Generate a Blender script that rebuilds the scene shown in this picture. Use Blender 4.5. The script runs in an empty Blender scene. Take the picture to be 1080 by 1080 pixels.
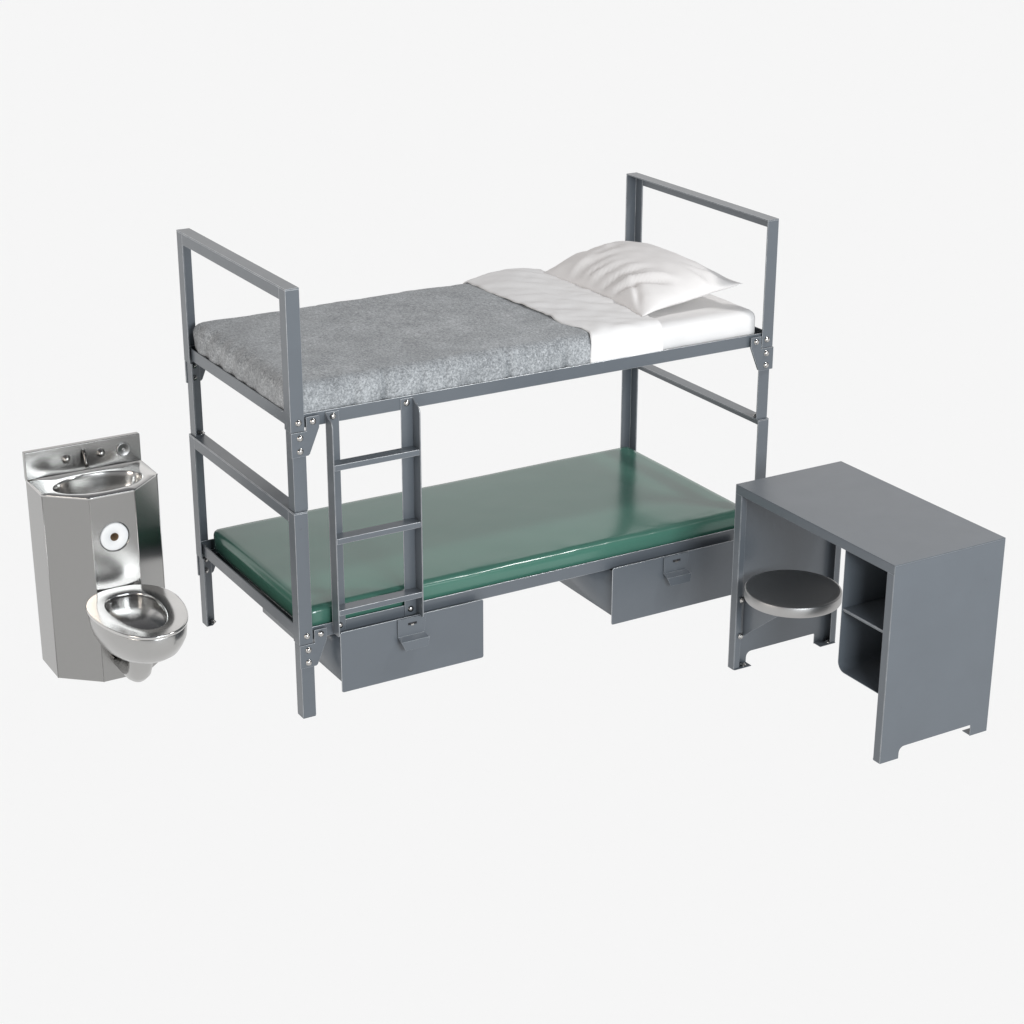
import bpy, bmesh, math, random
from mathutils import Vector, Matrix, noise

random.seed(7)
sc = bpy.context.scene
COL = sc.collection
PI = math.pi

# ------------------------------------------------------------------ materials
def new_mat(name):
    m = bpy.data.materials.new(name)
    m.use_nodes = True
    nt = m.node_tree
    nt.nodes.clear()
    out = nt.nodes.new('ShaderNodeOutputMaterial')
    b = nt.nodes.new('ShaderNodeBsdfPrincipled')
    nt.links.new(b.outputs[0], out.inputs[0])
    return m, nt, b

def nd(nt, kind, **kw):
    n = nt.nodes.new(kind)
    for k, v in kw.items():
        if k in n.inputs:
            n.inputs[k].default_value = v
        else:
            setattr(n, k, v)
    return n

def coords(nt, scale=(1, 1, 1)):
    tc = nt.nodes.new('ShaderNodeTexCoord')
    mp = nt.nodes.new('ShaderNodeMapping')
    mp.inputs['Scale'].default_value = scale
    nt.links.new(tc.outputs['Object'], mp.inputs[0])
    return mp.outputs[0]

def ramp(nt, fac, stops):
    r = nt.nodes.new('ShaderNodeValToRGB')
    e = r.color_ramp.elements
    e[0].position, e[0].color = stops[0][0], (*stops[0][1], 1)
    e[1].position, e[1].color = stops[-1][0], (*stops[-1][1], 1)
    for p, c in stops[1:-1]:
        k = e.new(p); k.color = (*c, 1)
    nt.links.new(fac, r.inputs[0])
    return r.outputs[0]

def bump(nt, b, h, strength, dist):
    n = nt.nodes.new('ShaderNodeBump')
    n.inputs['Strength'].default_value = strength
    n.inputs['Distance'].default_value = dist
    nt.links.new(h, n.inputs['Height'])
    nt.links.new(n.outputs[0], b.inputs['Normal'])
    return n

def noise_tex(nt, vec, scale, detail=4, rough=.55):
    n = nd(nt, 'ShaderNodeTexNoise', Scale=scale, Detail=detail, Roughness=rough)
    nt.links.new(vec, n.inputs['Vector'])
    return n.outputs['Fac']

def mat_paint(name, c0, c1, rough=.34, spec=.5):
    m, nt, b = new_mat(name)
    v = coords(nt)
    n = noise_tex(nt, v, 5.5, 6, .62)
    # sparse dark nicks in the enamel
    sp = noise_tex(nt, v, 52, 2, .5)
    nick = nd(nt, 'ShaderNodeMapRange'); nt.links.new(sp, nick.inputs[0])
    nick.inputs[1].default_value, nick.inputs[2].default_value = .755, .80
    nick.inputs[3].default_value, nick.inputs[4].default_value = 0, .30
    mxp = nd(nt, 'ShaderNodeMix', data_type='RGBA')
    nt.links.new(nick.outputs[0], mxp.inputs[0])
    nt.links.new(ramp(nt, n, [(.34, c0), (.66, c1)]), mxp.inputs[6])
    mxp.inputs[7].default_value = (.045, .05, .055, 1)
    nt.links.new(mxp.outputs[2], b.inputs['Base Color'])
    n2 = noise_tex(nt, v, 9, 5)
    rr = nd(nt, 'ShaderNodeMapRange')
    nt.links.new(n2, rr.inputs[0])
    rr.inputs[1].default_value, rr.inputs[2].default_value = .3, .7
    rr.inputs[3].default_value, rr.inputs[4].default_value = rough - .015, rough + .02
    nt.links.new(rr.outputs[0], b.inputs['Roughness'])
    b.inputs['Specular IOR Level'].default_value = spec
    b.inputs['Coat Weight'].default_value = .25
    b.inputs['Coat Roughness'].default_value = .2
    return m

def mat_steel(name, base=.5, rough=.22, stretch=(1, 1, 60), bstr=.05, tint=(1, .99, .97)):
    m, nt, b = new_mat(name)
    v = coords(nt, stretch)
    n = noise_tex(nt, v, 9, 5, .6)
    lo = tuple(base * .97 * t for t in tint); hi = tuple(base * 1.03 * t for t in tint)
    nt.links.new(ramp(nt, n, [(.3, lo), (.7, hi)]), b.inputs['Base Color'])
    b.inputs['Metallic'].default_value = 1
    rr = nd(nt, 'ShaderNodeMapRange')
    nt.links.new(n, rr.inputs[0])
    rr.inputs[3].default_value, rr.inputs[4].default_value = rough - .015, rough + .02
    nt.links.new(rr.outputs[0], b.inputs['Roughness'])
    bump(nt, b, n, bstr, .0008)
    return m

M = {}
M['paint'] = mat_paint('blue_grey_enamel', (.104, .118, .134), (.110, .125, .142))
# edge highlights put into the colour: bright metallic material for bevel faces
m, nt, b = new_mat('edge_glint')
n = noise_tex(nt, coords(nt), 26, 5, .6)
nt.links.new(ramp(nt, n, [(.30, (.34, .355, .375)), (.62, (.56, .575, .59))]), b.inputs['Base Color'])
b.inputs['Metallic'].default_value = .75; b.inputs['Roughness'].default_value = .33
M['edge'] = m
M['steel'] = mat_steel('brushed_stainless', .33, .22, (120, 120, 2), .006)
M['steel_wide'] = mat_steel('brushed_stainless_panel', .36, .22, (3, 60, 60), .003)
M['polish'] = mat_steel('polished_stainless', .58, .17, (1, 1, 1), .004)
M['dull'] = mat_steel('dull_stainless', .42, .42, (1, 1, 1), .004)
M['shell'] = mat_steel('satin_stainless', .44, .24, (1, 1, 1), .004)
M['bolt'] = mat_steel('zinc_bolt', .48, .2, (1, 1, 1), .02, (1, .98, .95))
M['seat'] = mat_steel('spun_stainless', .43, .42, (1, 1, 1), .004, (1, .985, .97))
m, nt, b = new_mat('dark_chrome'); b.inputs['Base Color'].default_value = (.16, .155, .15, 1)
b.inputs['Metallic'].default_value = 1; b.inputs['Roughness'].default_value = .12; M['dark'] = m
m, nt, b = new_mat('black_gap'); b.inputs['Base Color'].default_value = (.012, .012, .014, 1)
b.inputs['Roughness'].default_value = .6; M['black'] = m

# green vinyl
m, nt, b = new_mat('green_vinyl')
v = coords(nt)
n = noise_tex(nt, v, 3.0, 5)
nt.links.new(ramp(nt, n, [(.3, (.060, .168, .126)), (.7, (.066, .182, .138))]), b.inputs['Base Color'])
b.inputs['Roughness'].default_value = .19
b.inputs['Specular IOR Level'].default_value = .6
bump(nt, b, noise_tex(nt, coords(nt, (1, 1.5, 2)), 14, 3), .05, .003)
M['vinyl'] = m

# grey felt blanket
m, nt, b = new_mat('grey_felt')
v = coords(nt)
n1 = noise_tex(nt, v, 150, 6, .72)
n2 = noise_tex(nt, v, 7, 4)
mx = nd(nt, 'ShaderNodeMix', data_type='FLOAT'); mx.inputs[0].default_value = .18
n3 = noise_tex(nt, coords(nt, (1.3, .75, 1)), 64, 5, .68)
mx0 = nd(nt, 'ShaderNodeMix', data_type='FLOAT'); mx0.inputs[0].default_value = .30
nt.links.new(n1, mx0.inputs[2]); nt.links.new(n3, mx0.inputs[3])
nt.links.new(mx0.outputs[0], mx.inputs[2]); nt.links.new(n2, mx.inputs[3])
nt.links.new(ramp(nt, mx.outputs[0], [(.385, (.15, .157, .165)), (.5, (.305, .318, .328)), (.61, (.54, .556, .572))]), b.inputs['Base Color'])
b.inputs['Roughness'].default_value = .95
b.inputs['Specular IOR Level'].default_value = .1
b.inputs['Sheen Weight'].default_value = .25
b.inputs['Sheen Roughness'].default_value = .5
bump(nt, b, n1, .55, .004)
M['felt'] = m

def mat_cloth(name, c, s=260):
    m, nt, b = new_mat(name)
    v = coords(nt)
    w = noise_tex(nt, v, s, 3)
    f = noise_tex(nt, coords(nt, (1.2, 1, 1)), 7, 5)
    nt.links.new(ramp(nt, f, [(.3, tuple(k * .97 for k in c)), (.7, c)]), b.inputs['Base Color'])
    b.inputs['Roughness'].default_value = .9
    b.inputs['Specular IOR Level'].default_value = .15
    b.inputs['Sheen Weight'].default_value = .1
    bump(nt, b, w, .15, .0008)
    return m
M['sheet'] = mat_cloth('white_cotton', (.80, .785, .775))
M['case'] = mat_cloth('pillow_cotton', (.80, .775, .76))
M['paper'] = mat_cloth('tissue_paper', (.90, .895, .89), 150)
m, nt, b = new_mat('cardboard'); b.inputs['Base Color'].default_value = (.16, .10, .055, 1)
b.inputs['Roughness'].default_value = .9; M['card'] = m

# ------------------------------------------------------------------ mesh helpers
def xf(bm, verts, mat):
    bmesh.ops.transform(bm, matrix=mat, verts=verts)

def box(bm, x0, x1, y0, y1, z0, z1):
    vs = [bm.verts.new((x, y, z)) for z in (z0, z1) for y in (y0, y1) for x in (x0, x1)]
    for q in ((0, 2, 3, 1), (4, 5, 7, 6), (0, 1, 5, 4), (2, 6, 7, 3), (0, 4, 6, 2), (1, 3, 7, 5)):
        bm.faces.new([vs[i] for i in q])
    return vs

def prism(bm, poly, axis, a, b):
    """polygon in the two other axes extruded along axis from a to b"""
    def pt(p, t):
        if axis == 'x': return (t, p[0], p[1])
        if axis == 'y': return (p[0], t, p[1])
        return (p[0], p[1], t)
    A = [bm.verts.new(pt(p, a)) for p in poly]
    B = [bm.verts.new(pt(p, b)) for p in poly]
    n = len(poly)
    bm.faces.new(A); bm.faces.new(B)
    for i in range(n):
        bm.faces.new((A[i], A[(i + 1) % n], B[(i + 1) % n], B[i]))
    return A + B

def tube(bm, pts, rads, seg=20, caps=True):
    rings = []
    n = len(pts)
    ref = None
    for i, p in enumerate(pts):
        p = Vector(p)
        d = (Vector(pts[min(i + 1, n - 1)]) - Vector(pts[max(i - 1, 0)])).normalized()
        if ref is None:
            ref = Vector((0, 0, 1)) if abs(d.z) < .9 else Vector((1, 0, 0))
        u = d.cross(ref).normalized(); w = u.cross(d).normalized(); ref = w
        r = rads[i] if isinstance(rads, (list, tuple)) else rads
        rings.append([bm.verts.new(p + u * r * math.cos(t) + w * r * math.sin(t)) for t in [2 * PI * k / seg for k in range(seg)]])
    for A, B in zip(rings, rings[1:]):
        for k in range(seg):
            bm.faces.new((A[k], A[(k + 1) % seg], B[(k + 1) % seg], B[k]))
    if caps:
        bm.faces.new(rings[0]); bm.faces.new(rings[-1])
    return rings

def loft(bm, loops, close_first=False, close_last=False):
    R = [[bm.verts.new(p) for p in L] for L in loops]
    for A, B in zip(R, R[1:]):
        n = len(A)
        for k in range(n):
            bm.faces.new((A[k], A[(k + 1) % n], B[(k + 1) % n], B[k]))
    if close_first: bm.faces.new(R[0])
    if close_last: bm.faces.new(R[-1])
    return R

GLINT_PARTS = {'side_rail', 'rung', 'front_panel', 'gusset_plate', 'stile', 'post', 'crossbar', 'latch', 'side_panel', 'shelf', 'leg'}  # parts whose bevels carry the painted edge highlight
def finish(name, bm, mat, parent=None, origin=None, bevel=0, seg=2, smooth=True, angle=35, solid=0, keep_normals=False, glint=None):
    if not keep_normals:
        bmesh.ops.recalc_face_normals(bm, faces=bm.faces)
    if origin is None:
        o0 = Vector((0, 0, 0))
        p = parent
        while p is not None:
            o0 = o0 + p.location; p = p.parent
        loc = Vector((0, 0, 0))
    else:
        o0 = Vector(origin); loc = o0
    bmesh.ops.translate(bm, verts=bm.verts, vec=-o0)
    me = bpy.data.meshes.new(name)
    bm.to_mesh(me); bm.free()
    me.materials.append(mat)
    o = bpy.data.objects.new(name, me)
    COL.objects.link(o)
    if parent is not None: o.parent = parent
    else: o.location = loc
    if smooth:
        for f in me.polygons: f.use_smooth = True
    if solid:
        s = o.modifiers.new('thickness', 'SOLIDIFY'); s.thickness = solid; s.offset = 0
    if bevel:
        bv = o.modifiers.new('bevel', 'BEVEL'); bv.width = bevel; bv.segments = seg
        if mat is M['paint'] and name in GLINT_PARTS:
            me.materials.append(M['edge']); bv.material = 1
        bv.limit_method = 'ANGLE'; bv.angle_limit = math.radians(angle); bv.harden_normals = True
    return o

def thing(name, label, cat, loc):
    o = bpy.data.objects.new(name, None)
    COL.objects.link(o); o.location = loc
    o.empty_display_size = .1
    o['label'] = label; o['category'] = cat
    return o

def holder(name, parent):
    o = bpy.data.objects.new(name, None); COL.objects.link(o); o.parent = parent
    o.empty_display_size = .05
    return o

def tag(o, label, cat):
    o['label'] = label; o['category'] = cat
    return o

# ------------------------------------------------------------------ setting
bm = bmesh.new()
box(bm, -60, 60, -60, 60, -.02, 0)
m = bpy.data.materials.new('backlit_glow_floor'); m.use_nodes = True  # made-up translucent sheet, glows with world light from below, takes no shadows
nt = m.node_tree; nt.nodes.clear()
out = nt.nodes.new('ShaderNodeOutputMaterial'); tr = nt.nodes.new('ShaderNodeBsdfTranslucent')
tr.inputs['Color'].default_value = (.955, .955, .955, 1)
nt.links.new(tr.outputs[0], out.inputs[0])
bm.free(); bm = bmesh.new()
vs = [bm.verts.new(p) for p in ((-60, -60, 0), (60, -60, 0), (60, 60, 0), (-60, 60, 0))]
bm.faces.new(vs)
g = finish('ground', bm, m, smooth=False)
g['kind'] = 'structure'

# ------------------------------------------------------------------ bunk bed
L, W, H = 2.0, .9514, .7813
PW, PT = .0505, .005
bed = thing('bunk_bed', 'blue-grey steel bunk bed with ladder and two drawers underneath', 'bunk bed', (1.0, W / 2, 0))
P = M['paint']

def lmap(x0, y0, sx, sy):
    return lambda p: (x0 + sx * p[0], y0 + sy * p[1])

def ell(w, t, inset=0):
    i = inset
    return [(i, i), (w, i), (w, i + t), (i + t, i + t), (i + t, w), (i, w)]

CORN = [(0, 0, 1, 1), (0, W, 1, -1), (L, 0, -1, 1), (L, W, -1, -1)]

def bolt_bm(bm, x, y, z, d, tail=.0, r=.0105):
    """domed bolt head on a washer, axis along y, pointing to d*y"""
    rings = [(0, .0115), (.0018, .0115), (.0019, r), (.0045, r * .98), (.0072, r * .72), (.0084, r * .3)]
    seg = 14
    R = []
    for h, rr in rings:
        R.append([(x + rr * math.cos(2 * PI * k / seg), y + d * h, z + rr * math.sin(2 * PI * k / seg)) for k in range(seg)])
    loft(bm, R, True, True)
    if tail:
        a = -tail
        loft(bm, [[(x + rr * math.cos(2 * PI * k / 6), y + d * t, z + rr * math.sin(2 * PI * k / 6)) for k in range(6)] for t, rr in ((a + .001, .0105), (a - .008, .0105))], True, True)
        loft(bm, [[(x + rr * math.cos(2 * PI * k / 10), y + d * t, z + rr * math.sin(2 * PI * k / 10)) for k in range(10)] for t, rr in ((a - .007, .0055), (a - .014, .005))], True, True)

for tier in (0, 1):
    Z = tier * H
    for end in (0, 1):
        fr = holder('end_frame', bed)
        for c in CORN[2 * end:2 * end + 2]:
            f = lmap(*c)
            bm = bmesh.new()
            prism(bm, [f(p) for p in ell(PW, PT)], 'z', Z + .288, Z + H - PT)
            finish('post', bm, P, fr, bevel=.0011)
        x0, sx = (0, 1) if end == 0 else (L, -1)
        bm = bmesh.new()
        zt = Z + H
        prism(bm, [(x0, zt - PT), (x0, zt), (x0 + sx * PW, zt), (x0 + sx * PW, zt - PT)], 'y', 0, W)
        prism(bm, [(x0, zt - .045), (x0, zt - PT), (x0 + sx * PT, zt - PT), (x0 + sx * PT, zt - .045)], 'y', PW, W - PW)
        finish('crossbar', bm, P, fr, bevel=.0010)
        # end rail
        bm = bmesh.new()
        a, b_ = x0 + sx * .011, x0 + sx * .016
        c_ = x0 + sx * .05
        prism(bm, [(a, Z + .297), (c_, Z + .297), (c_, Z + .302), (b_, Z + .302), (b_, Z + .343), (a, Z + .343)], 'y', .018, W - .018)
        finish('end_rail', bm, P, bed, bevel=.0012)
    for side in (0, 1):
        y0, sy = (0, 1) if side == 0 else (W, -1)
        bm = bmesh.new()
        a, b_, c_ = y0 + sy * .011, y0 + sy * .016, y0 + sy * .055
        prism(bm, [(a, Z + .296), (c_, Z + .296), (c_, Z + .301), (b_, Z + .301), (b_, Z + .344), (a, Z + .344)], 'x', .0165, L - .0165)
        finish('side_rail', bm, P, bed, bevel=.0018)
    # deck sheet that carries the mattress
    bm = bmesh.new()
    box(bm, .052, L - .052, .057, W - .057, Z + .2985, Z + .301)
    finish('deck', bm, P, bed)
    for c in CORN:
        x0, y0, sx, sy = c
        f = lmap(*c)
        # leg set inside the post
        bm = bmesh.new()
        prism(bm, [f(p) for p in ell(PW + .0045, PT, .0055)], 'z', Z + .0045, Z + .287)
        leg = finish('leg', bm, P, bed, bevel=.0008)
        bm = bmesh.new()
        prism(bm, [f(p) for p in ((.0055, .0055), (.0535, .0055), (.0535, .030), (.030, .0535), (.0055, .0535))], 'z', Z + .0005, Z + .004)
        finish('foot_plate', bm, P, leg, bevel=.0006)
        bm = bmesh.new()
        bx, by = f((.036, .034))
        seg = 10
        loft(bm, [[(bx + r * math.cos(2 * PI * k / seg), by + r * math.sin(2 * PI * k / seg), Z + h) for k in range(seg)] for h, r in ((.004, .012), (.006, .012), (.0061, .0095), (.012, .008), (.0145, .003))], True, True)
        finish('anchor_bolt', bm, M['bolt'], leg)
        # gusset plate
        bm = bmesh.new()
        gx = -.0025 if (sy > 0 and sx < 0) else (-.0008 if sy > 0 else .002)
        poly = [(gx, .200), (.060, .200), (.0655, .205), (.103, .294), (.104, .336), (.056, .336), (.056, .287), (gx, .287)]
        prism(bm, [(x0 + sx * p[0], Z + p[1]) for p in poly], 'y', y0 - sy * .0035, y0 + sy * .0052)
        gus = finish('gusset_plate', bm, P, bed, bevel=.0009)
        for (bx, bz, on) in ((.029, .319, 0), (.080, .318, 1), (.031, .266, 1), (.030, .219, 1)):
            bm = bmesh.new()
            bolt_bm(bm, x0 + sx * bx, y0 - sy * (.0036 if on else .0001), Z + bz, -sy, tail=.0145 if on else .011)
            finish('bolt', bm, M['bolt'], gus)

# ladder
lad = holder('ladder', bed)
LX0, LX1, LD = .132, .4655, .050
for (x0, sx) in ((LX0, 1), (LX1, -1)):
    bm = bmesh.new()
    T = .004
    z0, z1 = .306, 1.118
    # flange against the rails
    prism(bm, [(x0, .0075), (x0 + sx * LD, .0075), (x0 + sx * LD, .0105), (x0, .0105)], 'z', z0, z1)
    # web standing forward, top corner cut round
    yw = .0072
    prof = [(yw, z0), (yw, z1)]
    R = .030
    for k in range(7):
        t = k / 6 * PI / 2
        prof.append((yw - LD + R - R * math.sin(t), z1 - .016 - R + R * math.cos(t)))
    prof.append((yw - LD, z0 + .006)); prof.append((yw - LD + .006, z0))
    prism(bm, prof, 'x', x0, x0 + sx * T)
    finish('stile', bm, P, lad, bevel=.0012)
    for bz in (1.101, .328):
        bm = bmesh.new()
        bolt_bm(bm, x0 + sx * .027, .0074, bz, -1, tail=.010)
        finish('bolt', bm, M['bolt'], lad)
for z in (.9425, .6745, .407):
    bm = bmesh.new()
    prism(bm, [(.0065, z), (-.0415, z), (-.0415, z - .021), (-.0375, z - .021), (-.0375, z - .004), (.0065, z - .004)], 'x', LX0 + .0045, LX1 - .0045)
    finish('rung', bm, P, lad, bevel=.0016)

# drawers
def drawer(x0, x1):
    dr = holder('drawer', bed)
    z0, z1 = .078, .3118
    yf = -.020
    bm = bmesh.new()
    R = .008
    pr = []
    for cx, cz, a0 in ((x0 + R, z0 + R, PI), (x1 - R, z0 + R, 1.5 * PI), (x1 - R, z1 - R, 0), (x0 + R, z1 - R, .5 * PI)):
        for k in range(5):
            t = a0 + k / 4 * PI / 2
            pr.append((cx + R * math.cos(t), cz + R * math.sin(t)))
    prism(bm, pr, 'y', yf, yf + .004)
    finish('front_panel', bm, P, dr, bevel=.0014)
    bm = bmesh.new()
    bx0, bx1, by0, by1, bz0, bz1, t = x0 + .012, x1 - .012, yf + .0042, .70, .108, .290, .002
    box(bm, bx0, bx0 + t, by0, by1, bz0, bz1)
    box(bm, bx1 - t, bx1, by0, by1, bz0, bz1)
    box(bm, bx0 + t, bx1 - t, by1 - t, by1, bz0, bz1)
    box(bm, bx0 + t, bx1 - t, by0, by1 - t, bz0, bz0 + t)
    finish('tray', bm, P, dr)
    # latch plate: flat tongue, slope outwards, lip down
    xc = (x0 + x1) / 2 - .008
    bm = bmesh.new()
    secs = [(yf - .0035, z1 - .002, .057, .057), (yf - .0045, .243, .057, .048), (yf - .030, .229, .056, .056), (yf - .034, .200, .042, .046)]
    top, bot = [], []
    th = .003
    for i, (y, z, wl, wr) in enumerate(secs):
        top.append(((xc - wl, y - th * (.4 if i in (1, 2) else 1), z + (th if i == 2 else 0)), (xc + wr, y - th * (.4 if i in (1, 2) else 1), z + (th if i == 2 else 0))))
        bot.append(((xc - wl, y + (0 if i != 3 else .0005), z - (th if i == 2 else 0)), (xc + wr, y + (0 if i != 3 else .0005), z - (th if i == 2 else 0))))
    loops = []
    for a, b_ in zip(top, bot):
        loops.append([a[0], a[1], b_[1], b_[0]])
    loft(bm, loops, True, True)
    h = finish('latch', bm, P, dr, bevel=.0009)
    # slot with a catch showing at the top of the tongue
    bm = bmesh.new()
    box(bm, xc - .016, xc + .018, yf - .0078, yf - .0062, .283, .291)
    finish('slot', bm, M['black'], h)
    bm = bmesh.new()
    box(bm, xc - .006, xc + .006, yf - .0100, yf - .0076, .280, .2865)
    finish('catch', bm, M['bolt'], h, bevel=.0008)
    return dr
drawer(.147, .722)
drawer(1.281, 1.872)

# ------------------------------------------------------------------ soft goods
def rbox(cx, cy, cz, hx, hy, hz, R, step, disp=None, keep=None, cuts=None, after=None):
    """rounded box surface on a fine grid; disp(p, n) moves points, keep(p, n) filters faces"""
    nx, ny, nz = max(2, round(2 * hx / step)), max(2, round(2 * hy / step)), max(2, round(2 * hz / (step * .6)))
    bm = bmesh.new()
    cache = {}
    def V(i, j, k):
        key = (i, j, k)
        if key in cache: return cache[key]
        p = Vector((-hx + 2 * hx * i / nx, -hy + 2 * hy * j / ny, -hz + 2 * hz * k / nz))
        def warp(t, h, n_):
            return t
        q = Vector((max(-hx + R, min(hx - R, p.x)), max(-hy + R, min(hy - R, p.y)), max(-hz + R, min(hz - R, p.z))))
        d = p - q
        n = d.normalized() if d.length > 1e-9 else Vector((0, 0, 1))
        if d.length > 1e-9: p = q + n * R
        if disp: p = p + disp(p + Vector((cx, cy, cz)), n)
        v = bm.verts.new(p + Vector((cx, cy, cz)))
        cache[key] = v
        return v
    def F(*a):
        bm.faces.new([V(*x) for x in a])
    for i in range(nx):
        for j in range(ny):
            F((i, j, nz), (i + 1, j, nz), (i + 1, j + 1, nz), (i, j + 1, nz))
            F((i, j, 0), (i, j + 1, 0), (i + 1, j + 1, 0), (i + 1, j, 0))
    for i in range(nx):
        for k in range(nz):
            F((i, 0, k), (i + 1, 0, k), (i + 1, 0, k + 1), (i, 0, k + 1))
            F((i, ny, k), (i, ny, k + 1), (i + 1, ny, k + 1), (i + 1, ny, k))
    for j in range(ny):
        for k in range(nz):
            F((0, j, k), (0, j, k + 1), (0, j + 1, k + 1), (0, j + 1, k))
            F((nx, j, k), (nx, j + 1, k), (nx, j + 1, k + 1), (nx, j, k + 1))
    if cuts:
        for co_, no_ in cuts:
            bmesh.ops.bisect_plane(bm, geom=bm.verts[:] + bm.edges[:] + bm.faces[:], dist=1e-5, plane_co=co_, plane_no=no_, clear_outer=True)
    if after:
        for v in bm.verts: v.co += after(v.co)
    if keep:
        kill = [f for f in bm.faces if not keep(f.calc_center_median())]
        bmesh.ops.delete(bm, geom=kill, context='FACES')
        loose = [v for v in bm.verts if not v.link_faces]
        bmesh.ops.delete(bm, geom=loose, context='VERTS')
    return bm

def N(p, s, off=0):
    return noise.noise(Vector((p.x * s + off, p.y * s - off, p.z * s + 2 * off)))

# green mattress on the lower deck
def d_green(p, n):
    edge = math.exp(-((p.y - .045) / .05) ** 2) * max(0, n.z + .2)
    w = .0005 * N(p, 9, 3) + .0016 * N(p, 2.2, 1) + .0016 * edge * N(Vector((p.x, 0, p.z)), 16, 5)
    dome = .003 * (1 - ((p.x - 1) / .96) ** 4) * (1 - ((p.y - .468) / .44) ** 4) * max(0, n.z)
    # soft pull creases running off the front edge at the far end
    for (cx, sl) in ((1.55, .9), (1.38, .7), (.62, .8)):
        s = (p.y - .03) - (p.x - cx) * .16 * sl
        w -= .0020 * max(0, n.z) * math.exp(-(s / .010) ** 2) * math.exp(-((p.x - cx - .15) / .16) ** 2)
    return n * w + Vector((0, 0, dome))
bm = rbox(1.005, .468, .3515, .955, .440, .050, .023, .018, d_green)
o = finish('mattress', bm, M['vinyl'], origin=(1.005, .468, .302))
tag(o, 'bare green vinyl mattress on the lower bunk', 'mattress')

# white sheeted mattress on the upper deck
MT = 1.211
def d_white(p, n):
    w = .0030 * N(p, 3, 2) + .0016 * N(p, 11, 6) - .0022 * abs(N(p, 7, 3))
    if p.x < 1.16 and abs(n.z) < .8: w -= .013
    if n.y < -.3 and p.x > 1.4:
        w += .0045 * N(Vector((p.x * 1.8 + p.z * .5, 0, p.z * .7)), 8, 9)
    return n * w
z0 = H + .302
bm = rbox(1.004, .474, (z0 + MT) / 2, .955, .440, (MT - z0) / 2, .040, .02, d_white)
o = finish('mattress', bm, M['sheet'], origin=(1.004, .474, z0))
tag(o, 'mattress in a white sheet on the upper bunk, under the blanket and pillow', 'mattress')

# grey blanket
BX0, BX1 = .0205, 1.225
def d_blank(p, n):
    w = .0050 * N(p, 2.6, 11) + .0022 * N(p, 7, 4) + .0010 * N(p, 22, 8)
    side = max(0, -n.y) + max(0, n.y) + max(0, -n.x)
    # hanging folds along the long sides and the foot
    if abs(n.y) > .25:
        u = p.x + .12 * (p.z - 1.15) + .03 * N(p, 4, 3)
        for c, a, s in ((.38, -.011, .012), (.52, -.008, .010), (.60, -.006, .016), (.86, -.009, .013), (.93, -.005, .010), (1.10, -.008, .016), (.25, -.006, .02), (.73, -.004, .022)):
            w += 1.7 * a * (math.exp(-((u - c) / s) ** 2) - .5 * math.exp(-((u - c - 2 * s) / (1.3 * s)) ** 2)) * min(1, max(0, -n.y) + .35 * max(0, n.y))
        w += .006 * N(Vector((p.x, 0, p.z * .3)), 6, 7) * abs(n.y) + .004 * N(Vector((p.x, 0, p.z * 1.6)), 11, 4) * max(0, -n.y)
    if n.x < -.25:
        u = p.y + .35 * (p.z - 1.15)
        w += (.0065 * math.sin(u * 55 + 3 * N(p, 4, 2)) + .004 * N(Vector((0, p.y, p.z * .3)), 14, 3)) * (-n.x) * min(1, max(.25, (p.y - .2) / .5))
    if abs(n.z) < .7: w = max(-.0145, min(.0035, w))
    return n * w
def a_blank(p):
    return Vector((.010 * N(Vector((0, p.y, 0)), 5, 3) * max(0, min(1, (p.x - .9) / .3)), 0, 0))
BCUT = [((BX1, 0, 0), (1, 0, 0)), ((0, 0, 1.112), (0, 0, -1))]
BT = MT + .010
bm = rbox((BX0 + 1.5) / 2, .4755, (1.085 + BT) / 2, (1.5 - BX0) / 2, .4545, (BT - 1.085) / 2, .046, .011, d_blank, cuts=BCUT, after=a_blank)
o = finish('blanket', bm, M['felt'], origin=(.65, .474, MT), solid=.004)
tag(o, 'mottled grey felt blanket spread over the foot of the upper bunk', 'blanket')

# turned-down white top sheet
SX0, SX1 = 1.190, 1.503
def d_fold(p, n):
    t = (p.x - SX0) / (SX1 - SX0)
    back = max(0, min(1, (p.y - .35) / .45))
    w = .004 * N(p, 4, 21) + .0022 * N(p, 10, 5)
    # loose diagonal wrinkles on top
    u = (p.y * .75 + p.x * .66)
    w += .0062 * max(0, n.z) * N(Vector((u * 3.2, (p.x - p.y) * .8, 0)), 6, 2) + .0055 * max(0, n.z) * (abs(N(Vector((u * 2.2, (p.x - p.y) * .9, 0)), 9, 5)) - .3)
    lift = (.018 * back * math.sin(max(0, min(1, t)) * PI) ** .8 + .004) * max(0, n.z)
    return n * w + Vector((0, 0, lift))
def a_fold(p):
    t = max(0, min(1, (p.x - SX0) / (SX1 - SX0)))
    back = max(0, min(1, (p.y - .35) / .45))
    top = max(0, min(1, (p.z - 1.16) / .04))
    l = (.032 * N(Vector((0, p.y, 0)), 6.5, 4) + .006 * N(Vector((0, p.y, 0)), 21, 2)) * top - .022 * back
    r_ = .006 * N(Vector((0, p.y, 0)), 6, 9)
    return Vector((l * (1 - t) + r_ * t, 0, -.004 * (1 - t) ** 6 * top))
FCUT = [((SX0, 0, 0), (-1, 0, 0)), ((SX1, 0, 0), (1, 0, 0)), ((0, 0, 1.112), (0, 0, -1))]
ST = BT + .008
bm = rbox((.9 + 1.8) / 2, .474, (1.085 + ST) / 2, .45, .459, (ST - 1.085) / 2, .047, .010, d_fold, cuts=FCUT, after=a_fold)
o = finish('top_sheet', bm, M['sheet'], origin=(1.35, .474, MT), solid=.005)
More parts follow.
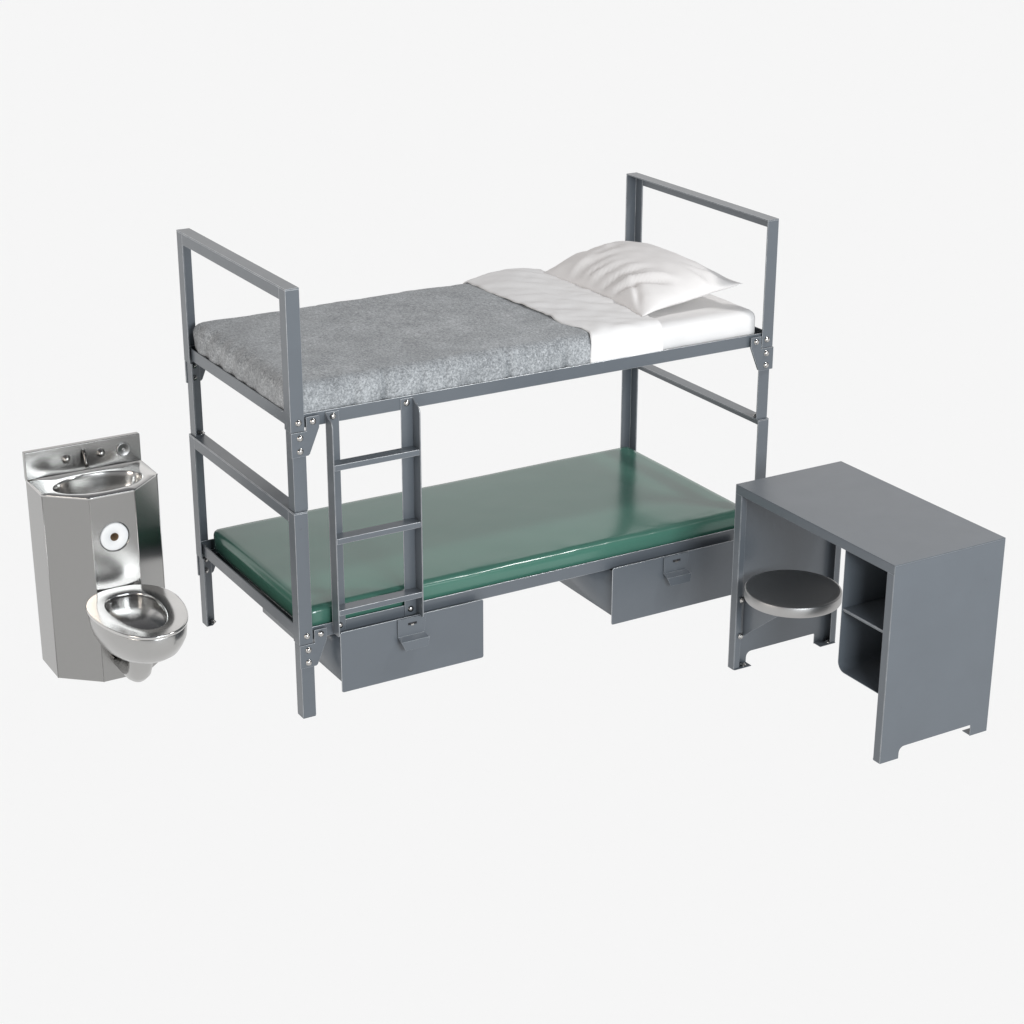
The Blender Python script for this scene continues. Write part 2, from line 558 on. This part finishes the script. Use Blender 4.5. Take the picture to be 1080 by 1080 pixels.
tag(o, 'white top sheet turned down over the edge of the grey blanket', 'sheet')

# pillow
FLOOR_Z = MT + .0125
def pillow():
    bm = bmesh.new()
    n = 64
    hx, hy, T = .222, .362, .084
    top, botm = {}, {}
    c = Vector((1.705, .470, 0))
    def shape(u, v, side):
        # outline: sides pulled in between drawn-out corners
        x = u * hx * (1 - .085 * (1 - v * v) * abs(u) ** 2)
        y = v * hy * (1 - .055 * (1 - u * u) * abs(v) ** 2)
        f = max(0, (1 - abs(u) ** 2.4)) ** .62 * max(0, (1 - abs(v) ** 2.8)) ** .62
        r = math.hypot(u, v)
        puff = T * f
        z = puff * (1.0 if side > 0 else -.62)
        if side > 0:
            # gathers running in from the left long edge and the near corner
            k = 0
            for (cu, cv, du, dv, a, wd, ln) in ((-.75, -.45, .85, -.52, -.011, .055, .42), (-.72, -.2, .9, -.43, -.010, .05, .40), (-.78, .02, .92, -.38, -.007, .055, .36),
                                              (-.6, .32, .95, -.3, -.006, .06, .38), (-.2, .45, .9, .1, -.004, .07, .4), (-.70, -.32, .88, -.47, -.006, .028, .30), (-.74, -.08, .91, -.41, -.005, .026, .28), (-.78, .18, .93, -.35, -.005, .03, .26), (-.80, .45, .95, -.2, -.004, .04, .22), (.35, -.78, -.5, .86, -.004, .05, .22), (.62, -.72, -.8, .6, -.006, .06, .28), (-.82, -.70, .6, .8, -.006, .05, .25), (-.45, -.62, .85, -.52, -.007, .05, .3)):
                s = (u - cu) * du + (v - cv) * dv
                t = -(u - cu) * dv + (v - cv) * du
                k += a * math.exp(-(t / wd) ** 2) * math.exp(-(s / ln) ** 2)
                k += -.5 * a * math.exp(-((t - wd * 1.6) / wd) ** 2) * math.exp(-(s / ln) ** 2)
            z += (1.9 * k + .0055 * (1 - 2 * abs(noise.noise(Vector((u * 3.2 + v * 2.0, v * 1.3 - u * .8, 4.2))))) * max(0, .6 - u) + .006 * noise.noise(Vector((u * 1.8, v * 2.2, 3.1))) + .003 * noise.noise(Vector((u * 5, v * 6, 1.7)))) * min(1, f * 2.5)
        seam = .003 * noise.noise(Vector((u * 3, v * 3, 9.0)))
        zc = 1.2675 + .022 * u + seam
        zc -= .012 * max(0, -u) ** 3
        zc += .018 * (1 - u * u) * (1 - v * v) + .010 * max(0, v) * (1 - abs(u))
        if u > 0: zc += .010 * abs(v) ** 4 * u
        if zc + z < FLOOR_Z: z = FLOOR_Z - zc
        p = Vector((x, y, zc + z)) + c
        p.x += .010 * v * v * (-1 if u < 0 else 0) * abs(u)
        return p
    for i in range(n + 1):
        for j in range(n + 1):
            # denser sampling near the rim
            u = math.sin((i / n - .5) * PI) * .55 + (2 * i / n - 1) * .45
            v = math.sin((j / n - .5) * PI) * .55 + (2 * j / n - 1) * .45
            p = shape(u, v, 1)
            top[i, j] = bm.verts.new(p)
            if 0 < i < n and 0 < j < n:
                botm[i, j] = bm.verts.new(shape(u, v, -1))
            else:
                botm[i, j] = top[i, j]
    for i in range(n):
        for j in range(n):
            bm.faces.new((top[i, j], top[i + 1, j], top[i + 1, j + 1], top[i, j + 1]))
            q = [botm[i, j], botm[i, j + 1], botm[i + 1, j + 1], botm[i + 1, j]]
            if len(set(q)) == 4 and not all(top[a] is botm[a] for a in ((i, j), (i, j + 1), (i + 1, j + 1), (i + 1, j))):
                bm.faces.new(q)
    return bm
bm = pillow()
o = finish('pillow', bm, M['case'], origin=(1.705, .470, MT))
tag(o, 'plump white pillow with creased pillowcase at the head of the upper bunk', 'pillow')

# ------------------------------------------------------------------ desk with stool
DX0, DX1, DY0, DY1, DH = 1.5486, 2.0290, -1.2720, -.4056, .7282
desk = thing('desk', 'blue-grey steel desk with attached round stool and open shelf compartment', 'desk', ((DX0 + DX1) / 2, (DY0 + DY1) / 2, 0))
TK = .035
bm = bmesh.new()
# folded tray top: skin and lips
S = .003
box(bm, DX0, DX1, DY0, DY1, DH - S, DH)
box(bm, DX0, DX0 + S, DY0 + .003, DY1 - .003, DH - TK, DH - S)
box(bm, DX1 - S, DX1, DY0 + .003, DY1 - .003, DH - TK, DH - S)
box(bm, DX0 + S, DX0 + .025, DY0 + TK, DY1 - TK, DH - TK, DH - TK + S)
box(bm, DX1 - .025, DX1 - S, DY0 + TK, DY1 - TK, DH - TK, DH - TK + S)
finish('desk_top', bm, P, desk, bevel=.0009)

def arch_poly():
    zt = .043
    fx0, fx1 = DX0 + .081, DX1 - .078
    R = .022
    poly = [(DX0, 0), (fx0, 0), (fx0, zt - R)]
    for k in range(1, 7):
        t = k / 6 * PI / 2
        poly.append((fx0 + R - R * math.cos(t), zt - R + R * math.sin(t)))
    R2 = .006
    for k in range(0, 5):
        t = PI / 2 - k / 4 * PI / 2
        poly.append((fx1 - R2 + R2 * math.cos(t), zt - R2 + R2 * math.sin(t)))
    poly += [(fx1, 0), (DX1, 0), (DX1, DH - S), (DX0, DH - S)]
    return poly
for (yo, sy) in ((DY1, -1), (DY0, 1)):
    bm = bmesh.new()
    prism(bm, arch_poly(), 'y', yo, yo + sy * S)
    # front and back returns with a lip
    for (xa, sx) in ((DX0, 1), (DX1, -1)):
        ya, yb = yo + sy * S, yo + sy * TK
        A = sorted((ya, yb))
        X = sorted((xa, xa + sx * S))
        box(bm, X[0], X[1], A[0], A[1], 0.0, DH - TK)
        X = sorted((xa + sx * S, xa + sx * .026)); A = sorted((yb - sy * S, yb))
        box(bm, X[0], X[1], A[0], A[1], 0.0, DH - TK)
    side = finish('side_panel', bm, P, desk, bevel=.0006)
    for (xa, xb) in ((DX0 + S, DX0 + .079), (DX1 - .076, DX1 - S)):
        bm = bmesh.new()
        A = sorted((yo + sy * S, yo + sy * .040))
        box(bm, xa, xb, A[0], A[1], .0005, .0035)
        fp = finish('foot_plate', bm, P, side, bevel=.0006)
        bm = bmesh.new()
        seg = 10; cx, cy = (xa + xb) / 2 + .012, yo + sy * .022
        loft(bm, [[(cx + r * math.cos(2 * PI * k / seg), cy + r * math.sin(2 * PI * k / seg), h) for k in range(seg)] for h, r in ((.0035, .012), (.0055, .012), (.0056, .009), (.011, .0075), (.013, .003))], True, True)
        finish('anchor_bolt', bm, M['bolt'], fp)

# compartment: bent sheet with round lower corners, back and shelf
CY0, CY1, CZ0, CZ1, CX0, CX1 = DY0 + TK + .001, -1.012, .243, DH - TK - .001, 1.558, 2.000
R = .034
def uline(o_):
    pts = [(CY1 - o_, CZ1)]
    r = R - o_
    for k in range(9):
        t = k / 8 * PI / 2
        pts.append((CY1 - R + r * math.cos(t), CZ0 + R - r * math.sin(t)))
    r2 = .012 - o_ if o_ < .012 else .001
    for k in range(5):
        t = PI / 2 + k / 4 * PI / 2
        pts.append((CY0 + .012 + r2 * math.cos(t), CZ0 + .012 - r2 * math.sin(t)))
    pts.append((CY0 + o_, CZ1))
    return pts
bm = bmesh.new()
oL, iL = uline(0), uline(.003)
A = [[bm.verts.new((x, p[0], p[1])) for p in Ls] for x in (CX0, CX1) for Ls in (oL, iL)]
n = len(oL)
for k in range(n - 1):
    bm.faces.new((A[0][k], A[0][k + 1], A[1][k + 1], A[1][k]))
    bm.faces.new((A[2][k], A[2][k + 1], A[3][k + 1], A[3][k]))
    bm.faces.new((A[0][k], A[0][k + 1], A[2][k + 1], A[2][k]))
    bm.faces.new((A[1][k], A[1][k + 1], A[3][k + 1], A[3][k]))
for k in (0, n - 1):
    bm.faces.new((A[0][k], A[1][k], A[3][k], A[2][k]))
prism(bm, [(p[0], p[1]) for p in uline(.0032)], 'x', CX1 - .006, CX1 - .003)
comp = finish('compartment', bm, P, desk, bevel=.0007, angle=50)
bm = bmesh.new()
box(bm, CX0 + .004, CX1 - .0065, CY0 + .0033, CY1 - .0033, .471, .4745)
box(bm, CX0 + .004, CX0 + .007, CY0 + .0033, CY1 - .0033, .464, .471)
finish('shelf', bm, P, comp, bevel=.0008)

# stool seat on its bracket
SC = Vector((1.628, -.664, .400)); SR = .173
def ring(c, r, z, seg=72):
    return [(c.x + r * math.cos(2 * PI * k / seg), c.y + r * math.sin(2 * PI * k / seg), z) for k in range(seg)]
bm = bmesh.new()
pr = [(0.02, -.012), (.06, -.0118), (.10, -.010), (.135, -.0065), (.155, -.0028), (.164, -.0004), (.168, .0), (.1715, -.0012), (SR, -.004), (SR, -.036), (.1715, -.039), (.166, -.040), (.03, -.040)]
loft(bm, [ring(SC, r, SC.z + z) for r, z in pr], True, True)
seat = finish('stool_seat', bm, M['seat'], desk)
bm = bmesh.new()
prism(bm, [(-.4355, .135), (-.445, .135), (-.640, .292), (-.700, .318), (-.700, .340), (-.4355, .340)], 'x', 1.586, 1.590)
br = finish('seat_bracket', bm, P, desk, bevel=.001)
bm = bmesh.new()
loft(bm, [ring(SC, r, z, 32) for r, z in ((.075, .3415), (.075, .3475), (.035, .3476), (.035, .3595))], True, True)
finish('swivel', bm, M['seat'], br)
for q in ((1.560, 1.592, .268, .292), (1.560, 1.604, .128, .142)):
    bm = bmesh.new()
    box(bm, q[0], q[1], -.4435, -.4390, q[2], q[3])
    finish('mounting_plate', bm, P, br, bevel=.001)
for z in (.281, .136):
    bm = bmesh.new()
    bolt_bm(bm, 1.572, -.4440, z, -1, r=.008)
    finish('bolt', bm, M['bolt'], br)

# ------------------------------------------------------------------ toilet and basin unit
tx = -.421
unit = thing('toilet_sink_unit', 'stainless steel prison toilet with washbasin on top of its angular cabinet', 'toilet', (tx, .78, 0))
TZ = .722
out6 = [(-.637, .940), (-.637, .758), (-.503, .640), (-.335, .640), (-.205, .758), (-.205, .940)]
# cabinet walls (front wall carries a round recess)
bm = bmesh.new()
zb, zt = .0, TZ - .004
hc = Vector((-.420, .640, .558)); hr = .0575
for i in range(6):
    a, b_ = out6[i], out6[(i + 1) % 6]
    if i == 2: continue
    vs = [bm.verts.new((a[0], a[1], zb)), bm.verts.new((b_[0], b_[1], zb)), bm.verts.new((b_[0], b_[1], zt)), bm.verts.new((a[0], a[1], zt))]
    bm.faces.new(vs)
# front wall with hole
seg = 48
xl, xr = out6[2][0], out6[3][0]
def rect_pt(t, z0_, z1_):
    dx, dz = math.cos(t), math.sin(t)
    s = 1e9
    if dx > 1e-9: s = min(s, (xr - hc.x) / dx)
    if dx < -1e-9: s = min(s, (xl - hc.x) / dx)
    if dz > 1e-9: s = min(s, (z1_ - hc.z) / dz)
    if dz < -1e-9: s = min(s, (z0_ - hc.z) / dz)
    return (hc.x + dx * s, .640, hc.z + dz * s)
zs0, zs1 = .48, .64
corn = [math.atan2(z - hc.z, x - hc.x) % (2 * PI) for x in (xl, xr) for z in (zs0, zs1)]
angs = [2 * PI * k / seg for k in range(seg)]
for ca in corn:
    k = min(range(seg), key=lambda q: abs(angs[q] - ca)); angs[k] = ca
O = [bm.verts.new(rect_pt(t, zs0, zs1)) for t in angs]
I = [bm.verts.new((hc.x + hr * math.cos(t), .640, hc.z + hr * math.sin(t))) for t in angs]
I2 = [bm.verts.new((hc.x + (hr - .002) * math.cos(t), .643, hc.z + (hr - .002) * math.sin(t))) for t in angs]
I3 = [bm.verts.new((hc.x + (hr - .002) * math.cos(t), .745, hc.z + (hr - .002) * math.sin(t))) for t in angs]
for Aa, Bb in ((O, I), (I, I2), (I2, I3)):
    for k in range(seg):
        bm.faces.new((Aa[k], Aa[(k + 1) % seg], Bb[(k + 1) % seg], Bb[k]))
bm.faces.new(I3)
for z0_, z1_ in ((zb, zs0), (zs1, zt)):
    vs = [bm.verts.new(p) for p in ((xl, .64, z0_), (xr, .64, z0_), (xr, .64, z1_), (xl, .64, z1_))]
    bm.faces.new(vs)
bmesh.ops.remove_doubles(bm, verts=bm.verts, dist=1e-5)
cab = finish('cabinet', bm, M['steel'], unit, smooth=False)
# bright folded edges between the panels
bm = bmesh.new()
for (x, y) in out6[1:5]:
    tube(bm, [(x, y, .0), (x, y, TZ - .004)], .0016, 8)
finish('corner_seam', bm, M['dull'], cab)

# deck with oval basin
bm = bmesh.new()
bc = Vector((-.421, .778)); ra, rb = .163, .098
seg = 96
big = [(x + (.002 if x > tx else -.002), y - (.002 if y < .9 else 0)) for x, y in out6]
def poly_pt(t, poly, c):
    d = Vector((math.cos(t), math.sin(t)))
    best = None
    for i in range(len(poly)):
        a = Vector(poly[i]) - c; e = Vector(poly[(i + 1) % len(poly)]) - Vector(poly[i])
        den = d.x * e.y - d.y * e.x
        if abs(den) < 1e-9: continue
        s = (a.x * e.y - a.y * e.x) / den; q = (a.x * d.y - a.y * d.x) / den
        if s > 0 and -1e-6 <= q <= 1 + 1e-6 and (best is None or s < best): best = s
    return c + d * best
angs = [2 * PI * k / seg for k in range(seg)]
for p in big:
    ca = math.atan2(p[1] - bc.y, p[0] - bc.x) % (2 * PI)
    k = min(range(seg), key=lambda q: abs(angs[q] - ca)); angs[k] = ca
op = [poly_pt(t, big, bc) for t in angs]
def oval(s, t):
    # ray-matched oval so that the faces stay clean
    dx, dy = math.cos(t), math.sin(t)
    r = 1 / math.sqrt((dx / ra) ** 2 + (dy / rb) ** 2)
    return bc + Vector((dx, dy)) * r * s
loops = [[(p.x, p.y, TZ - .006) for p in op], [(p.x, p.y, TZ - .001) for p in op], [(bc.x + (p.x - bc.x) * .996, bc.y + (p.y - bc.y) * .996, TZ) for p in op],
         [(*oval(1.03, t), TZ) for t in angs], [(*oval(1.012, t), TZ) for t in angs], [(*oval(1.0, t), TZ - .003) for t in angs]]
loft(bm, loops)
finish('deck', bm, M['polish'], cab, angle=25, bevel=0)
bm = bmesh.new()
prof = [(1.0, -.003), (.985, -.009), (.965, -.022), (.93, -.045), (.87, -.07), (.77, -.093), (.62, -.110), (.42, -.119), (.2, -.122), (.12, -.123), (.1, -.126)]
loft(bm, [[(*oval(s, t), TZ + z) for t in angs] for s, z in prof], False, True)
finish('basin', bm, M['polish'], cab)
# backsplash
bm = bmesh.new()
box(bm, -.641, -.205, .915, .9405, TZ + .0012, .829)
bs = finish('backsplash', bm, M['steel_wide'], unit, bevel=.003, seg=3)
for x in (-.490, -.359):
    bm = bmesh.new()
    prf = [(.0, .0165), (.002, .0165), (.004, .012), (.012, .0115), (.016, .009), (.018, .004)]
    loft(bm, [[(x + r * math.cos(2 * PI * k / 20), .915 - h, .781 + r * math.sin(2 * PI * k / 20)) for k in range(20)] for h, r in prf], True, True)
    finish('push_button', bm, M['bolt'], bs)
bm = bmesh.new()
prf = [(0, .026), (.005, .026), (.0065, .0245), (.0065, .0225), (.0058, .0215), (.0055, .008), (.0035, .0072), (.0035, .0035), (.0065, .003), (.007, .0012)]
loft(bm, [[(-.273 + r * math.cos(2 * PI * k / 32), .915 - h, .779 + r * math.sin(2 * PI * k / 32)) for k in range(32)] for h, r in prf], True, True)
finish('bubbler', bm, M['dull'], bs)
bm = bmesh.new()
tube(bm, [(-.424, .9165, .8015), (-.424, .9055, .7985), (-.424, .8985, .786), (-.424, .890, .765), (-.424, .8815, .7435)], [.0068, .0068, .0068, .0066, .0066], 18)
sp = finish('spout', bm, M['dark'], bs)
bm = bmesh.new()
tube(bm, [(-.424, .8825, .747), (-.424, .8805, .742)], [.0085, .0085], 18)
finish('spout_ring', bm, M['bolt'], sp)

# toilet bowl
bx, RZ = -.429, .363
NS = 80
def rim(sx_, front, back, yc=.455, cx=bx):
    L_ = []
    for k in range(NS):
        t = 2 * PI * k / NS
        s, c = math.sin(t), math.cos(t)
        if c > 0:   # towards the viewer
            x = sx_ * math.copysign(abs(s) ** .92, s); y = yc - front * c
        else:
            x = sx_ * math.copysign(abs(s) ** .80, s); y = yc - back * c
        L_.append((cx + x, y))
    return L_
def at(l, z): return [(p[0], p[1], z) for p in l]
bm = bmesh.new()
outer = rim(.1645, .288, .185)
hole = rim(.092, .215, .118, .452, -.434)
def mix(a, b_, t): return [(p[0] * (1 - t) + q[0] * t, p[1] * (1 - t) + q[1] * t) for p, q in zip(a, b_)]
def shrink(l, s, cx=bx, cy=.455): return [(cx + (p[0] - cx) * s, cy + (p[1] - cy) * s) for p in l]
loops = [at(shrink(outer, .955), RZ - .013), at(shrink(outer, .990), RZ - .013), at(shrink(outer, 1.0), RZ - .010), at(shrink(outer, 1.0), RZ - .003), at(shrink(outer, .993), RZ),
         at(mix(outer, hole, .06), RZ + .0002), at(mix(outer, hole, .50), RZ + .0002), at(mix(outer, hole, .94), RZ), at(mix(outer, hole, .98), RZ - .0012), at(hole, RZ - .005)]
ib = [(1.0, -.020, 0), (1.05, -.035, 0), (1.04, -.06, .004), (.96, -.09, .01), (.80, -.12, .02), (.55, -.145, .03), (.3, -.155, .035), (.05, -.157, .035)]
for s, dz, dy in ib:
    loops.append([(p[0], p[1] + dy, RZ + dz) for p in shrink(hole, s, -.434, .44)])
loft(bm, loops, False, True)
bowl = finish('toilet_bowl', bm, M['polish'], unit)
bm = bmesh.new()
ex = [(.955, -0.0135, 0.000), (.960, -0.0200, 0.000), (.968, -0.0387, -0.002), (.950, -0.0645, -0.004), (.905, -0.0903, 0.000), (.83, -0.1161, 0.000), (.72, -0.1385, 0.004), (.58, -0.1557, 0.012), (.42, -0.1668, 0.020), (.2, -0.1729, 0.024), (.03, -0.1737, 0.024)]
loft(bm, [[(p[0], p[1] + dy, RZ + dz) for p in shrink(outer, s)] for s, dz, dy in ex], True, True)
finish('bowl_shell', bm, M['shell'], bowl)
bm = bmesh.new()
pp = [(-.416, .470, .21), (-.416, .470, .145), (-.416, .474, .120), (-.416, .486, .098), (-.416, .506, .083), (-.416, .530, .076), (-.416, .56, .074), (-.416, .66, .074)]
tube(bm, pp, .043, 28)
finish('drain_pipe', bm, M['shell'], bowl)
bm = bmesh.new()
bolt_bm(bm, -.461, .6398, .092, -1, r=.006)
finish('fixing_bolt', bm, M['dark'], cab)

# toilet roll in the recess
bm = bmesh.new()
rp = [(.0150, .030), (.0150, .003), (.0165, 0), (.048, 0), (.0515, .0015), (.0530, .005), (.0530, .090), (.0150, .090)]
loft(bm, [[(hc.x + r * math.cos(2 * PI * k / 48), .642 + h, hc.z - .002 + r * math.sin(2 * PI * k / 48)) for k in range(48)] for r, h in rp])
roll = finish('toilet_roll', bm, M['paper'], origin=(hc.x, .69, hc.z))
tag(roll, 'white toilet paper roll in the round recess above the steel bowl', 'toilet paper')
bm = bmesh.new()
loft(bm, [[(hc.x + r * math.cos(2 * PI * k / 32), .642 + h, hc.z - .002 + r * math.sin(2 * PI * k / 32)) for k in range(32)] for r, h in ((.0150, .001), (.0135, .0012), (.0135, .04), (.004, .041))], False, True)
core = finish('core', bm, M['card'], None, origin=(hc.x, .69, hc.z))
core.location = (0, 0, 0); core.parent = roll

# ------------------------------------------------------------------ light
w = bpy.data.worlds.new('World'); sc.world = w; w.use_nodes = True
nt = w.node_tree; nt.nodes.clear()
out = nt.nodes.new('ShaderNodeOutputWorld'); bg = nt.nodes.new('ShaderNodeBackground')
nt.links.new(bg.outputs[0], out.inputs[0])
tc = nt.nodes.new('ShaderNodeTexCoord'); sp_ = nt.nodes.new('ShaderNodeSeparateXYZ')
nt.links.new(tc.outputs['Generated'], sp_.inputs[0])
def sky_ramp(stops):
    mr = nt.nodes.new('ShaderNodeMapRange')
    mr.inputs[1].default_value, mr.inputs[2].default_value = -1, 1
    nt.links.new(sp_.outputs[2], mr.inputs[0])
    return ramp(nt, mr.outputs[0], stops)
LOW = (.965, .965, .965)
# made-up surroundings shaped for reflections: bright behind the set, dim in front, dark overhead
back = sky_ramp([(0, LOW), (.50, LOW), (.515, (1.06, 1.05, 1.045)), (.73, (1.06, 1.05, 1.045)), (.82, (.35, .35, .36)), (1, (.13, .13, .14))])
front = sky_ramp([(0, LOW), (.50, LOW), (.515, (.42, .42, .43)), (.62, (.24, .24, .25)), (.80, (.16, .16, .17)), (1, (.13, .13, .14))])
fy = nt.nodes.new('ShaderNodeMapRange'); fy.interpolation_type = 'SMOOTHSTEP'
fy.inputs[1].default_value, fy.inputs[2].default_value = -.05, .45
nt.links.new(sp_.outputs[1], fy.inputs[0])
mxw = nt.nodes.new('ShaderNodeMix'); mxw.data_type = 'RGBA'
nt.links.new(fy.outputs[0], mxw.inputs[0]); nt.links.new(front, mxw.inputs[6]); nt.links.new(back, mxw.inputs[7])
nt.links.new(mxw.outputs[2], bg.inputs[0])
bg.inputs[1].default_value = 1.0

def area(name, loc, target, sx_, sy_, power, col):
    l = bpy.data.lights.new(name, 'AREA'); l.shape = 'RECTANGLE'; l.size, l.size_y = sx_, sy_
    l.energy = power; l.color = col
    o = bpy.data.objects.new(name, l); COL.objects.link(o)
    o.location = loc
    o.rotation_euler = (Vector(target) - Vector(loc)).to_track_quat('-Z', 'Y').to_euler()
    return o
area('key_softbox', (.1, -6.5, 2.6), (.7, .2, .75), 2.0, 1.4, 235, (.90, .96, 1.0))
area('side_softbox', (-4.4, -.6, 2.1), (.4, .3, .6), 1.4, 1.4, 58, (1.0, .92, .84))
area('edge_softbox', (3.5, -1.7, 5.0), (1.0, .2, .8), .5, .42, 86, (1.0, .99, .98))
area('front_softbox', (2.1, -6.6, 3.5), (-.42, .5, .4), 3.6, 2.4, 150, (.95, .98, 1.0))

# ------------------------------------------------------------------ camera
cam = bpy.data.cameras.new('camera'); co = bpy.data.objects.new('camera', cam); COL.objects.link(co)
R_ = Vector((0.86306971, -0.50508292, 0.00138558)); U_ = Vector((0.18446326, 0.31775637, 0.93005602)); F_ = Vector((0.47019568, 0.80244759, -0.36741514))
mw = Matrix(((R_.x, U_.x, -F_.x, -2.51507252), (R_.y, U_.y, -F_.y, -5.74849087), (R_.z, U_.z, -F_.z, 3.25147535), (0, 0, 0, 1)))
co.matrix_world = mw
cam.sensor_width = 36; cam.lens = 36 * 2091.6366 / 1080
cam.clip_end = 300
sc.camera = co
sc.render.resolution_x = sc.render.resolution_y = 1024
sc.view_settings.view_transform = 'Standard'; sc.view_settings.look = 'None'
sc.view_settings.exposure = 0; sc.view_settings.gamma = 1
sc.cycles.max_bounces = 10; sc.cycles.diffuse_bounces = 5; sc.cycles.glossy_bounces = 5
sc.cycles.use_denoising = True
